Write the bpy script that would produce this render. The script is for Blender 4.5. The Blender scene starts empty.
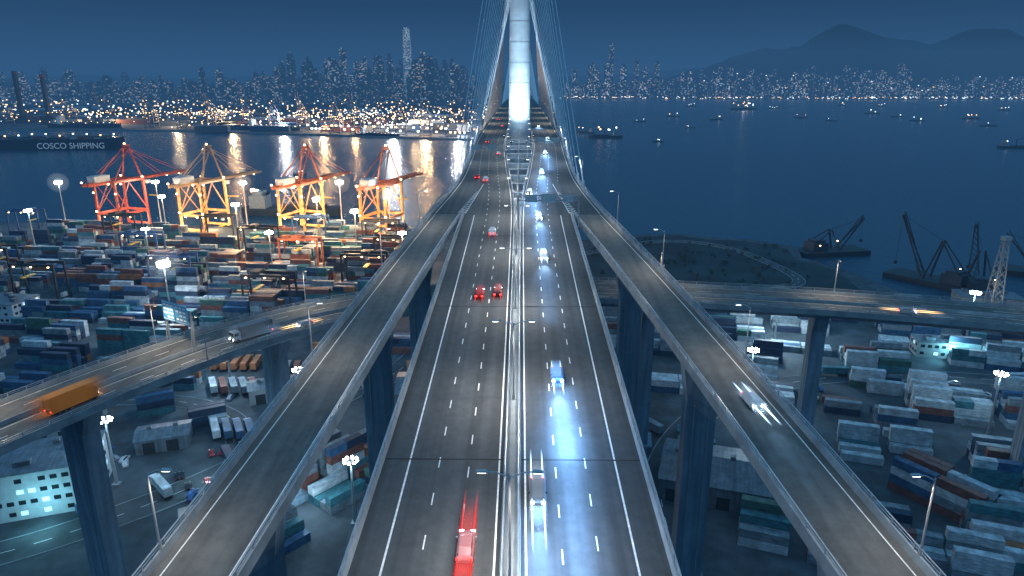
import bpy, math, random
from mathutils import Vector, Matrix, noise as mnoise
R = random.Random(7)
scene = bpy.context.scene
scene.view_settings.view_transform = 'Standard'
scene.view_settings.look = 'None'
scene.view_settings.exposure = 0

# ------------------------------------------------------------------ materials
def nd(nt, t, **k):
    n = nt.nodes.new(t)
    for a, b in k.items():
        setattr(n, a, b)
    return n

def mat(name, col, rough=0.7, metal=0.0, var=0.25, scale=0.4, emis=None, estr=0.0, bump=0.0, bscale=3.0, sample=True, wave=None, detail=3, wlo=.65, whi=1.3):
    m = bpy.data.materials.new(name)
    m.use_nodes = True
    nt = m.node_tree
    b = nt.nodes['Principled BSDF']
    b.inputs['Roughness'].default_value = rough
    b.inputs['Metallic'].default_value = metal
    if emis is not None:
        b.inputs['Base Color'].default_value = list(col) + [1]
        b.inputs['Emission Color'].default_value = list(emis) + [1]
        b.inputs['Emission Strength'].default_value = estr
        if not sample: m.cycles.emission_sampling = 'NONE'
        return m
    tc = nd(nt, 'ShaderNodeTexCoord')
    nz = nd(nt, 'ShaderNodeTexNoise')
    nz.inputs['Scale'].default_value = scale
    nz.inputs['Detail'].default_value = detail
    nz.inputs['Roughness'].default_value = 0.65
    nt.links.new(tc.outputs['Object'], nz.inputs['Vector'])
    cr = nd(nt, 'ShaderNodeValToRGB')
    cr.color_ramp.elements[0].position = 0.3
    cr.color_ramp.elements[1].position = 0.7
    cr.color_ramp.elements[0].color = [max(0, c * (1 - var)) for c in col] + [1]
    cr.color_ramp.elements[1].color = [min(1, c * (1 + var)) for c in col] + [1]
    nt.links.new(nz.outputs['Fac'], cr.inputs['Fac'])
    out = cr.outputs['Color']
    if wave:
        mp = nd(nt, 'ShaderNodeMapping')
        mp.inputs['Scale'].default_value = wave
        nt.links.new(tc.outputs['Object'], mp.inputs['Vector'])
        n2 = nd(nt, 'ShaderNodeTexNoise')
        n2.inputs['Scale'].default_value = 1.0
        n2.inputs['Detail'].default_value = 3
        nt.links.new(mp.outputs['Vector'], n2.inputs['Vector'])
        mr = nd(nt, 'ShaderNodeMapRange')
        mr.inputs['From Min'].default_value = 0.3
        mr.inputs['From Max'].default_value = 0.7
        mr.inputs['To Min'].default_value = wlo
        mr.inputs['To Max'].default_value = whi
        nt.links.new(n2.outputs['Fac'], mr.inputs['Value'])
        vm = nd(nt, 'ShaderNodeVectorMath', operation='SCALE')
        nt.links.new(out, vm.inputs[0])
        nt.links.new(mr.outputs['Result'], vm.inputs['Scale'])
        out = vm.outputs['Vector']
    nt.links.new(out, b.inputs['Base Color'])
    if bump:
        n3 = nd(nt, 'ShaderNodeTexNoise')
        n3.inputs['Scale'].default_value = bscale
        n3.inputs['Detail'].default_value = 3
        nt.links.new(tc.outputs['Object'], n3.inputs['Vector'])
        bp = nd(nt, 'ShaderNodeBump')
        bp.inputs['Strength'].default_value = bump
        nt.links.new(n3.outputs['Fac'], bp.inputs['Height'])
        nt.links.new(bp.outputs['Normal'], b.inputs['Normal'])
    return m

def window_mat(name, base, haze, cell=(7, 7, 5), thr=0.86, strength=1.2, cols=None):
    m = bpy.data.materials.new(name)
    m.use_nodes = True
    nt = m.node_tree
    b = nt.nodes['Principled BSDF']
    b.inputs['Base Color'].default_value = list(base) + [1]
    b.inputs['Roughness'].default_value = 0.8
    tc = nd(nt, 'ShaderNodeTexCoord')
    dv = nd(nt, 'ShaderNodeVectorMath', operation='DIVIDE')
    dv.inputs[1].default_value = cell
    fl = nd(nt, 'ShaderNodeVectorMath', operation='FLOOR')
    wn = nd(nt, 'ShaderNodeTexWhiteNoise')
    nt.links.new(tc.outputs['Object'], dv.inputs[0])
    nt.links.new(dv.outputs[0], fl.inputs[0])
    nt.links.new(fl.outputs[0], wn.inputs['Vector'])
    cr = nd(nt, 'ShaderNodeValToRGB')
    cr.color_ramp.elements[0].position = thr
    cr.color_ramp.elements[0].color = (0, 0, 0, 1)
    cr.color_ramp.elements[1].position = min(1, thr + 0.13)
    cr.color_ramp.elements[1].color = (strength,) * 3 + (1,)
    nt.links.new(wn.outputs['Value'], cr.inputs['Fac'])
    c2 = nd(nt, 'ShaderNodeValToRGB')
    e = c2.color_ramp.elements
    cols = cols or [(1, .6, .28), (.45, .7, 1), (.75, .85, .95)]
    e[0].color = list(cols[0]) + [1]
    e[1].color = list(cols[1]) + [1]
    x = e.new(0.5)
    x.color = list(cols[2]) + [1]
    sp = nd(nt, 'ShaderNodeSeparateColor')
    nt.links.new(wn.outputs['Color'], sp.inputs[0])
    nt.links.new(sp.outputs[1], c2.inputs['Fac'])
    mu = nd(nt, 'ShaderNodeVectorMath', operation='MULTIPLY')
    nt.links.new(cr.outputs['Color'], mu.inputs[0])
    nt.links.new(c2.outputs['Color'], mu.inputs[1])
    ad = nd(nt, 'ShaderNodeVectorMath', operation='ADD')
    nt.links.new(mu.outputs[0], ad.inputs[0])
    ad.inputs[1].default_value = haze  # even blue emission put into the facade to imitate aerial haze
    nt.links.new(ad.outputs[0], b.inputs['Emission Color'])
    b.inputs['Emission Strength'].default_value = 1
    m.cycles.emission_sampling = 'NONE'
    return m

def streak_mat(name, col, estr, a0, emit_only=False):
    # long-exposure smear of a moving vehicle: fades out towards both ends
    m = bpy.data.materials.new(name); m.use_nodes = True
    nt = m.node_tree; nt.nodes.clear()
    o = nd(nt, 'ShaderNodeOutputMaterial'); mx = nd(nt, 'ShaderNodeMixShader'); tr = nd(nt, 'ShaderNodeBsdfTransparent')
    if emit_only:
        sh = nd(nt, 'ShaderNodeEmission'); sh.inputs['Color'].default_value = list(col) + [1]; sh.inputs['Strength'].default_value = estr
    else:
        sh = nd(nt, 'ShaderNodeBsdfPrincipled'); sh.inputs['Base Color'].default_value = list(col) + [1]; sh.inputs['Roughness'].default_value = .4
        sh.inputs['Emission Color'].default_value = list(col) + [1]; sh.inputs['Emission Strength'].default_value = estr
    tc = nd(nt, 'ShaderNodeTexCoord'); sp = nd(nt, 'ShaderNodeSeparateXYZ'); nt.links.new(tc.outputs['Generated'], sp.inputs[0])
    cr = nd(nt, 'ShaderNodeValToRGB'); cr.color_ramp.interpolation = 'EASE'
    e = cr.color_ramp.elements
    e[0].position = 0; e[0].color = (0, 0, 0, 1); e[1].position = 1; e[1].color = (0, 0, 0, 1)
    for p in (.38, .62):
        q = e.new(p); q.color = (a0, a0, a0, 1)
    nt.links.new(sp.outputs['Y'], cr.inputs['Fac']); nt.links.new(cr.outputs['Color'], mx.inputs['Fac'])
    nt.links.new(tr.outputs[0], mx.inputs[1]); nt.links.new(sh.outputs[0], mx.inputs[2]); nt.links.new(mx.outputs[0], o.inputs['Surface'])
    m.cycles.emission_sampling = 'NONE'
    return m

def halo_mat(name, col, dens):  # emission-only volume for the glow added around lamps
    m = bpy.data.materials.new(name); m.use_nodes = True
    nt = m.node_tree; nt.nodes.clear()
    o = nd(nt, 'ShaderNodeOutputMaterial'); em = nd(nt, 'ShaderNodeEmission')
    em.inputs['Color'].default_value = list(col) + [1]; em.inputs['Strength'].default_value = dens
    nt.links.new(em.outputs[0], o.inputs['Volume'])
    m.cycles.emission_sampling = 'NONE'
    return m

M = {}
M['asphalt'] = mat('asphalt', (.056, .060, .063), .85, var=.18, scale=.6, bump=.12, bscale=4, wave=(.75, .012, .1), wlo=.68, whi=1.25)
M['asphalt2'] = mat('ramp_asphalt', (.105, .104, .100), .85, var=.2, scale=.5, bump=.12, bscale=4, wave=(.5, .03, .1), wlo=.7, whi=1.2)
M['asphalt3'] = mat('yard_road_asphalt', (.048, .058, .066), .85, var=.3, scale=.2)
M['concrete'] = mat('concrete', (.25, .28, .30), .8, var=.25, scale=.25)
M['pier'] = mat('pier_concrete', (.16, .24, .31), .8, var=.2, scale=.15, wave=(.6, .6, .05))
M['paint'] = mat('road_paint', (.74, .74, .72), .6, var=.25, scale=2)
M['steel'] = mat('galvanised_steel', (.45, .47, .5), .4, .6, var=.15)
M['dark'] = mat('dark_metal', (.03, .035, .04), .6, .3)
M['joint'] = mat('joint_rubber', (.02, .02, .02), .9)
M['cable'] = mat('stay_cable_sheath', (.7, .75, .8), .4)
M['tower'] = mat('tower_steel', (.62, .66, .70), .45, .1, var=.08, scale=.1, wave=(.1, .1, .25), wlo=.85, whi=1.1)
M['lampglow'] = mat('lamp_glow', (1, 1, 1), emis=(1, .93, .82), estr=12, sample=False)
M['lampwarm'] = mat('lamp_glow_warm', (1, 1, 1), emis=(1, .62, .25), estr=16, sample=False)
M['flood'] = mat('floodlight_glow', (1, 1, 1), emis=(.92, .97, 1), estr=60, sample=False)
M['farwarm'] = mat('far_lamp_warm', (1, 1, 1), emis=(1, .57, .22), estr=5.5, sample=False)
M['farwhite'] = mat('far_lamp_white', (1, 1, 1), emis=(.8, .93, 1), estr=5.0, sample=False)
M['ground'] = mat('yard_ground', (.046, .060, .072), .85, var=.6, scale=.035, detail=7, wave=(.15, .15, .1), wlo=.6, whi=1.4)
M['scrub'] = mat('scrub_ground', (.016, .030, .034), .95, var=.7, scale=.03, detail=7)
M['roof'] = mat('metal_roof', (.13, .16, .19), .5, .2, var=.3, wave=(1.2, .1, .1), wlo=.7, whi=1.2)
M['white'] = mat('white_wall', (.5, .55, .58), .7, var=.15)
M['glass'] = mat('vehicle_glass', (.02, .025, .03), .08)
M['tyre'] = mat('tyre_rubber', (.02, .02, .02), .9)
M['head'] = mat('headlight', (1, 1, 1), emis=(.7, .85, 1), estr=40, sample=False)
M['tail'] = mat('taillight', (.6, .02, .02), emis=(1, .04, .03), estr=8, sample=False)
M['red'] = mat('red_paint', (.40, .07, .04), .5, wave=(.2, .2, .2))
M['orange'] = mat('orange_paint', (.60, .22, .05), .5, wave=(.2, .2, .2))
M['redo'] = mat('red_orange_paint', (.50, .13, .05), .5, wave=(.2, .2, .2))
M['creamgrey'] = mat('cream_grey_paint', (.34, .22, .13), .5)
M['legs'] = mat('pale_orange_paint', (.62, .33, .12), .5, wave=(.2, .2, .2))
M['cream'] = mat('cream_paint', (.6, .55, .45), .5)
M['yellow'] = mat('yellow_paint', (.65, .42, .04), .5)
M['bluep'] = mat('blue_paint', (.03, .09, .22), .5)
M['signblue'] = mat('sign_face', (.04, .16, .28), .4, emis=(.03, .13, .24), estr=.5, sample=False)
M['winglow'] = mat('window_glow', (1, 1, 1), emis=(.45, .8, 1), estr=.8, sample=False)
S_red = streak_mat('motion_streak_red', (.45, .06, .05), .05, .45)
S_blue = streak_mat('motion_streak_blue', (.25, .5, .9), .3, .5)
S_grey = streak_mat('motion_streak_grey', (.3, .33, .36), .12, .5)
S_orange = streak_mat('motion_streak_orange', (.8, .25, .03), .10, .8)
S_white = streak_mat('motion_streak_white', (.65, .7, .75), .15, .5)
T_red = streak_mat('light_streak_red', (1, .04, .03), 1.4, .7, True)
T_white = streak_mat('light_streak_white', (.5, .75, 1), 5, .9, True)
T_warm = streak_mat('light_streak_warm', (1, .6, .25), 4, .9, True)

CONT = [mat('container_' + n, c, .6, .1, var=.35, scale=.35, wave=(.5, .5, 4)) for n, c in [
    ('white', (.40, .46, .50)), ('grey', (.17, .21, .24)), ('blue', (.03, .09, .18)), ('teal', (.04, .15, .18)),
    ('rust', (.17, .065, .05)), ('orange', (.32, .12, .05)), ('green', (.04, .11, .09)), ('navy', (.018, .034, .07))]]

# ------------------------------------------------------------------ mesh builder
class MB:
    def __init__(s):
        s.v = []; s.f = []; s.m = []
    def add(s, vs, fs, mi=0):
        o = len(s.v)
        s.v += [tuple(p) for p in vs]
        for i, f in enumerate(fs):
            s.f.append([a + o for a in f])
            s.m.append(mi[i] if isinstance(mi, (list, tuple)) else mi)
    def box(s, cx, cy, cz, sx, sy, sz, mi=0, rz=0, tx=1, ty=1):
        c, n = math.cos(rz), math.sin(rz)
        vs = []
        for z, kx, ky in ((-1, 1, 1), (1, tx, ty)):
            for x, y in ((-1, -1), (1, -1), (1, 1), (-1, 1)):
                a, b = x * sx / 2 * kx, y * sy / 2 * ky
                vs.append((cx + a * c - b * n, cy + a * n + b * c, cz + z * sz / 2))
        s.add(vs, [(3, 2, 1, 0), (4, 5, 6, 7), (0, 1, 5, 4), (1, 2, 6, 5), (2, 3, 7, 6), (3, 0, 4, 7)], mi)
    def beam(s, p, q, w, h=None, mi=0):
        p = Vector(p); q = Vector(q); h = h or w
        d = (q - p)
        if d.length < 1e-6: return
        d.normalize()
        up = Vector((0, 0, 1)) if abs(d.z) < .98 else Vector((0, 1, 0))
        a = d.cross(up).normalized(); b = a.cross(d).normalized()
        vs = []
        for c in (p, q):
            for i, j in ((-1, -1), (1, -1), (1, 1), (-1, 1)):
                vs.append(c + a * i * w / 2 + b * j * h / 2)
        s.add(vs, [(3, 2, 1, 0), (4, 5, 6, 7), (0, 1, 5, 4), (1, 2, 6, 5), (2, 3, 7, 6), (3, 0, 4, 7)], mi)
    def cyl(s, p, q, r1, r2=None, n=10, mi=0):
        p = Vector(p); q = Vector(q); r2 = r1 if r2 is None else r2
        d = (q - p).normalized()
        up = Vector((0, 0, 1)) if abs(d.z) < .98 else Vector((0, 1, 0))
        a = d.cross(up).normalized(); b = a.cross(d).normalized()
        vs = []
        for c, r in ((p, r1), (q, r2)):
            for i in range(n):
                t = 2 * math.pi * i / n
                vs.append(c + a * math.cos(t) * r + b * math.sin(t) * r)
        fs = [(i, (i + 1) % n, n + (i + 1) % n, n + i) for i in range(n)]
        fs += [tuple(range(n - 1, -1, -1)), tuple(range(n, 2 * n))]
        s.add(vs, fs, mi)
    def sphere(s, c, r, mi=0, nu=20, nv=12):
        rs = []
        for j in range(1, nv):
            t = math.pi * j / nv
            rs.append([(c[0] + r * math.sin(t) * math.cos(2 * math.pi * i / nu), c[1] + r * math.sin(t) * math.sin(2 * math.pi * i / nu), c[2] - r * math.cos(t)) for i in range(nu)])
        s.loft(rs, mi)
    def loft(s, rings, mis, closed=True, caps=True):
        n = len(rings[0]); o = len(s.v)
        for r in rings: s.v += [tuple(p) for p in r]
        for k in range(len(rings) - 1):
            for i in range(n if closed else n - 1):
                j = (i + 1) % n
                s.f.append([o + k * n + i, o + k * n + j, o + (k + 1) * n + j, o + (k + 1) * n + i])
                s.m.append(mis[i] if isinstance(mis, (list, tuple)) else mis)
        if caps and closed:
            s.f.append([o + i for i in range(n)][::-1]); s.m.append(mis[-1] if isinstance(mis, (list, tuple)) else mis)
            e = o + (len(rings) - 1) * n
            s.f.append([e + i for i in range(n)]); s.m.append(mis[-1] if isinstance(mis, (list, tuple)) else mis)
    def obj(s, name, mats, parent=None, loc=(0, 0, 0), rz=0, smooth=False):
        me = bpy.data.meshes.new(name)
        me.from_pydata(s.v, [], s.f)
        for m in mats: me.materials.append(m)
        me.polygons.foreach_set('material_index', s.m)
        if smooth: me.polygons.foreach_set('use_smooth', [True] * len(s.f))
        me.update()
        ob = bpy.data.objects.new(name, me)
        scene.collection.objects.link(ob)
        ob.location = loc; ob.rotation_euler = (0, 0, rz)
        if parent: ob.parent = parent
        return ob

def light(kind, name, loc, power, col=(1, 1, 1), radius=.3, parent=None, target=None, size=None, blend=1.0):
    L = bpy.data.lights.new(name, kind)
    L.energy = power; L.color = col
    if kind in ('POINT', 'SPOT'): L.shadow_soft_size = radius
    if kind == 'SPOT':
        L.spot_size = math.radians(size or 140); L.spot_blend = blend
    if kind == 'AREA':
        L.shape = 'RECTANGLE'; L.size = size[0]; L.size_y = size[1]
    o = bpy.data.objects.new(name, L)
    scene.collection.objects.link(o)
    o.location = loc
    if target is not None:
        o.rotation_euler = (Vector(target) - Vector(loc)).to_track_quat('-Z', 'Y').to_euler()
    if parent: o.parent = parent
    return o

def empty(name, loc=(0, 0, 0), rz=0):
    e = bpy.data.objects.new(name, None)
    scene.collection.objects.link(e)
    e.location = loc; e.rotation_euler = (0, 0, rz)
    return e

def interp(tab, t):
    if t <= tab[0][0]: return tab[0][1]
    for i in range(len(tab) - 1):
        if t <= tab[i + 1][0]:
            p0 = tab[max(i - 1, 0)]; p1 = tab[i]; p2 = tab[i + 1]; p3 = tab[min(i + 2, len(tab) - 1)]
            u = (t - p1[0]) / (p2[0] - p1[0])
            m1 = (p2[1] - p0[1]) / (p2[0] - p0[0]) * (p2[0] - p1[0])
            m2 = (p3[1] - p1[1]) / (p3[0] - p1[0]) * (p2[0] - p1[0])
            return ((2 * u**3 - 3 * u * u + 1) * p1[1] + (u**3 - 2 * u * u + u) * m1 + (-2 * u**3 + 3 * u * u) * p2[1] + (u**3 - u * u) * m2)
    return tab[-1][1]

# ------------------------------------------------------------------ world
w = bpy.data.worlds.new('World'); scene.world = w; w.use_nodes = True
nt = w.node_tree; nt.nodes.clear()
out = nd(nt, 'ShaderNodeOutputWorld')
tc = nd(nt, 'ShaderNodeTexCoord'); sx = nd(nt, 'ShaderNodeSeparateXYZ')
nt.links.new(tc.outputs['Generated'], sx.inputs[0])
cr = nd(nt, 'ShaderNodeValToRGB')
el = cr.color_ramp.elements
el[0].position = 0.0; el[0].color = (.034, .098, .215, 1)
el[1].position = 1.0; el[1].color = (.13, .45, .80, 1)
for p, c in ((.03, (.027, .080, .180, 1)), (.10, (.011, .039, .100, 1)), (.16, (.022, .07, .16, 1)), (.3, (.055, .19, .36, 1)), (.6, (.11, .36, .65, 1))):
    x = el.new(p); x.color = c
nt.links.new(sx.outputs['Z'], cr.inputs['Fac'])
bg = nd(nt, 'ShaderNodeBackground'); bg.inputs['Strength'].default_value = 1.0
nt.links.new(cr.outputs['Color'], bg.inputs['Color'])
sk = nd(nt, 'ShaderNodeTexSky'); sk.sky_type = 'NISHITA'; sk.sun_disc = False
sk.sun_elevation = math.radians(-4); sk.sun_rotation = math.radians(200)
bg2 = nd(nt, 'ShaderNodeBackground'); bg2.inputs['Strength'].default_value = 0.05
nt.links.new(sk.outputs['Color'], bg2.inputs['Color'])
ads = nd(nt, 'ShaderNodeAddShader')
nt.links.new(bg.outputs[0], ads.inputs[0]); nt.links.new(bg2.outputs[0], ads.inputs[1])
nt.links.new(ads.outputs[0], out.inputs['Surface'])
sun = bpy.data.lights.new('dusk_fill', 'SUN'); sun.energy = .12; sun.angle = math.radians(20); sun.color = (.5, .75, 1)  # weak bluish directional lamp added for shaping; no sun is up
so = bpy.data.objects.new('dusk_fill', sun); scene.collection.objects.link(so)
so.rotation_euler = (math.radians(50), 0, math.radians(-30))

hm = bpy.data.materials.new('dusk_haze'); hm.use_nodes = True
nt = hm.node_tree; nt.nodes.clear()
o = nd(nt, 'ShaderNodeOutputMaterial'); ab = nd(nt, 'ShaderNodeVolumeAbsorption'); em = nd(nt, 'ShaderNodeEmission'); ad = nd(nt, 'ShaderNodeAddShader')
SIG = 1 / 5200
ab.inputs['Color'].default_value = (0, 0, 0, 1); ab.inputs['Density'].default_value = SIG
em.inputs['Color'].default_value = (.030, .100, .220, 1); em.inputs['Strength'].default_value = SIG  # constant volume emission stands in for light scattered by the air
nt.links.new(ab.outputs[0], ad.inputs[0]); nt.links.new(em.outputs[0], ad.inputs[1]); nt.links.new(ad.outputs[0], o.inputs['Volume'])
mb = MB(); mb.box(0, 6500, 195, 26000, 15000, 390); mb.obj('haze', [hm])

# ------------------------------------------------------------------ camera
cam = bpy.data.cameras.new('Camera'); co = bpy.data.objects.new('Camera', cam)
scene.collection.objects.link(co); scene.camera = co
co.location = (.92, 0, 120); co.rotation_euler = (math.radians(90 - 16.71), 0, math.radians(.72))
cam.lens = 24; cam.sensor_width = 36; cam.clip_end = 60000; cam.clip_start = .5

# ------------------------------------------------------------------ water, terrain
wm = bpy.data.materials.new('sea_water'); wm.use_nodes = True
nt = wm.node_tree; b = nt.nodes['Principled BSDF']
b.inputs['Base Color'].default_value = (.012, .060, .105, 1); b.inputs['Roughness'].default_value = .26; b.inputs['IOR'].default_value = 1.33
tc = nd(nt, 'ShaderNodeTexCoord'); n1 = nd(nt, 'ShaderNodeTexNoise'); n1.inputs['Scale'].default_value = .11; n1.inputs['Detail'].default_value = 5; n1.inputs['Roughness'].default_value = .7
nt.links.new(tc.outputs['Object'], n1.inputs['Vector'])
bp = nd(nt, 'ShaderNodeBump'); bp.inputs['Strength'].default_value = .6; bp.inputs['Distance'].default_value = 1.6
nt.links.new(n1.outputs['Fac'], bp.inputs['Height']); nt.links.new(bp.outputs['Normal'], b.inputs['Normal'])
mb = MB(); S = 40000
mb.add([(-S, -2000, 0), (S, -2000, 0), (S, S, 0), (-S, S, 0)], [(0, 1, 2, 3)])
mb.obj('sea_water', [wm])

def slab(name, pts, z0, z1, m, side=None):
    mb = MB(); n = len(pts)
    mb.add([(x, y, z1) for x, y in pts] + [(x, y, z0) for x, y in pts],
           [tuple(range(n))] + [(i, n + i, n + (i + 1) % n, (i + 1) % n) for i in range(n)], [0] + [1] * n)
    return mb.obj(name, [m, side or M['concrete']])

near = [(-2500, -800), (2500, -800), (2500, 300), (600, 325), (270, 346), (222, 375), (212, 430), (196, 462), (205, 492), (180, 520), (150, 526), (128, 540), (98, 536), (62, 516),
        (30, 520), (-40, 545), (-330, 572), (-1200, 640), (-2500, 760)]
slab('port_ground', near, -3, 4, M['ground'], M['joint'])
slab('scrub_ground', [(50, 375), (200, 380), (204, 430), (190, 460), (196, 488), (174, 513), (146, 519), (126, 533), (100, 530), (64, 508), (44, 470)], 3.9, 4.03, M['scrub'])
slab('far_port_ground', [(-9000, 2100), (-1500, 1850), (-900, 1800), (-448, 1640), (-87, 1500), (45, 1490), (60, 1600), (150, 2400), (210, 3600), (-200, 7000), (-9000, 7000)], -3, 4, M['ground'])
slab('island_ground', [(300, 5500), (1500, 5300), (9000, 5200), (12000, 11000), (200, 11000)], -3, 5, M['scrub'])

def ridge(name, prof, y0, y1, m, seed, nx=200, amp=45):
    mb = MB(); xs = prof[0][0]; xe = prof[-1][0]; ny = 16
    for j in range(ny + 1):
        t = j / ny
        y = y0 + (y1 - y0) * t
        env = math.sin(min(1, t / .6) * math.pi / 2) if t < .6 else math.cos((t - .6) / .4 * math.pi / 2)
        for i in range(nx + 1):
            x = xs + (xe - xs) * i / nx
            h = interp(prof, x) * env
            nn = mnoise.fractal(Vector((x / 420, y / 420, seed)), .9, 2.1, 6) * amp * (.25 + env)
            mb.v.append((x, y, max(0, h + nn)))
    for j in range(ny):
        for i in range(nx):
            a = j * (nx + 1) + i
            mb.f.append([a, a + 1, a + nx + 2, a + nx + 1]); mb.m.append(0)
    mb.obj(name, [m], smooth=True)
px = lambda p: (p - 521) * 9.72
pz = lambda y: 120 + (83 - y) * 9.2
MNT = mat('mountain_slope', (.006, .014, .016), .95, scale=.002)
ridge('mountain_range', [(px(590), 5), (px(640), 40), (px(680), pz(76)), (px(720), pz(62)), (px(760), pz(52)), (px(790), pz(48)), (px(812), pz(37)), (px(833), pz(27)), (px(852), pz(27)), (px(872), pz(33)), (px(895), pz(40)), (px(925), pz(46)), (px(950), pz(40)), (px(978), pz(30)), (px(1000), pz(33)), (px(1024), pz(48)), (px(1100), pz(40)), (px(1250), pz(70)), (px(1500), 30)], 5900, 7900, MNT, 3)
ridge('far_hills', [(-9000, 150), (-7000, 220), (-5200, 180), (-3800, 230), (-2500, 200), (-1200, 240), (200, 200), (1200, 230), (2500, 300), (4000, 200)], 9500, 12000, MNT, 9, 120)

# ------------------------------------------------------------------ skylines
def tower_block(mb, x, y, z, w, d, h, mi=0):
    rz = R.uniform(-.5, .5)
    mb.box(x, y, z + h * .46, w, d, h * .92, mi, rz)
    mb.box(x, y, z + h * .96, w * .6, d * .6, h * .08, mi, rz)
    if R.random() < .3: mb.box(x, y, z + h * 1.03, w * .1, d * .1, h * .06, mi, rz)
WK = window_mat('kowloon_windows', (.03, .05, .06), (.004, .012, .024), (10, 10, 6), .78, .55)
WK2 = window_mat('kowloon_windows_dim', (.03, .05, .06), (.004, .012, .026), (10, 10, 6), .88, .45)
mb = MB()
for i in range(700):
    y = R.uniform(3900, 6000); x = R.uniform(-5200, 60) * y / 5000
    h = R.uniform(45, 135)
    if -1500 < x < -350 and R.random() < .5: h = R.uniform(150, 290)
    elif R.random() < .08: h = R.uniform(150, 210)
    tower_block(mb, x, y, 4, R.uniform(22, 46), R.uniform(22, 38), h, 0 if R.random() < .5 else 1)
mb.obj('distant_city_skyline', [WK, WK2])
mb = MB(); mb.box(0, 0, 190, 50, 50, 380, 0); mb.box(0, 0, 425, 46, 46, 90, 0, 0, .85, .85); mb.box(0, 0, 475, 30, 30, 12, 0)
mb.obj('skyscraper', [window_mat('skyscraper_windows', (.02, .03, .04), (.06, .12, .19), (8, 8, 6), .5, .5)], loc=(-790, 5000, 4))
for x, y, h, ww in ((-900, 4900, 300, 32), (-990, 4900, 290, 34), (-1080, 4950, 280, 30), (-1190, 4800, 330, 38), (-690, 4900, 270, 36), (700, 5600, 400, 36), (2900, 5500, 250, 40), (900, 5600, 290, 32), (560, 5600, 260, 30), (1060, 5600, 270, 34), (1600, 5500, 230, 36)):
    mb = MB(); mb.box(0, 0, h / 2, ww, ww, h, 0); mb.box(0, 0, h + 6, ww * .5, ww * .5, 12, 0)
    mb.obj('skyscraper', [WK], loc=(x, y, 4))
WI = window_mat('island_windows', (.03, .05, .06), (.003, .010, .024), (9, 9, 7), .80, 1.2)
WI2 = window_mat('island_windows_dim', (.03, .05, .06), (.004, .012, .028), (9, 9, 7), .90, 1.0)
mb = MB()
for i in range(800):
    y = R.uniform(5450, 6500); x = R.uniform(380, 6500)
    z = 5 + max(0, (y - 5900) / 600) * 60 * (1 if x > 1300 else 0)
    h = R.uniform(50, 160)
    if 1300 < x < 3200 and R.random() < .35: h = R.uniform(140, 230)
    if x < 900: h *= .8
    if x < 1100 and R.random() < .1: h = R.uniform(180, 270)
    tower_block(mb, x, y, z, R.uniform(22, 56), R.uniform(22, 40), h, 0 if R.random() < .5 else 1)
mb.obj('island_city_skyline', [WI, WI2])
mb = MB()
for i in range(280):
    x = R.uniform(300, 6000); mb.box(x, 5290 + R.uniform(-10, 10) + (230 if x < 1500 else 0) * (1500 - x) / 1200, R.uniform(8, 22), R.choice((5, 6, 8)), 5, 4, R.choice((0, 1, 1)))
for i in range(40):
    x = R.uniform(1300, 5000); mb.box(x, R.uniform(5450, 5600), R.uniform(60, 190), 6, 6, 5, R.choice((0, 1)))
mb.obj('waterfront_lights', [M['farwarm'], M['farwhite']])

mb = MB()
for i in range(980):
    y = R.choice((R.uniform(1700, 2300), R.uniform(1900, 3600)))
    x = R.uniform(-.76, .03) * y
    if i > 740: y = R.uniform(1650, 2600); x = R.uniform(-.32, -.02) * y
    if y < 2000 and x < -900: y += 350
    s_ = R.uniform(1.3, 3.6) * y / 2300
    mb.box(x, y, R.uniform(12, 42), s_, s_, s_, 0 if R.random() < .62 else 1)
for i in range(46):
    x = -520 + i * 11; yq = 1665 - (x + 448) * .38 + 14
    mb.box(x, yq, R.choice((14, 22, 30)), 4.6, 4, 3.6, 1 if R.random() < .6 else 0)
mb.obj('far_port_lamps', [M['farwarm'], M['farwhite']])
mb = MB()
for i in range(280):
    y = R.uniform(1720, 3600); x = R.uniform(-.78, .02) * y
    if x < -800 and y < 2050: y += 300
    mb.box(x, y, 4 + 6, R.uniform(30, 110), R.uniform(15, 45), R.uniform(8, 22), R.randrange(5), R.uniform(-.1, .1))
mb.obj('far_port_sheds', [M['roof'], M['ground'], CONT[2], CONT[4], M['white']])
for x, y in ((-400, 1700), (-300, 1665), (-220, 1630), (-140, 1600), (-620, 1840), (-780, 1900), (-960, 1960), (-1200, 2050), (-500, 1780), (-700, 2300), (-300, 2000), (-1100, 2600), (-60, 1800), (-340, 1850)):
    light('POINT', 'far_port_lamp', (x, y - 15, 32), R.uniform(3.5e5, 8e5), R.choice(((1, .6, .28), (1, .68, .35), (.95, .95, 1))), 4)

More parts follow.
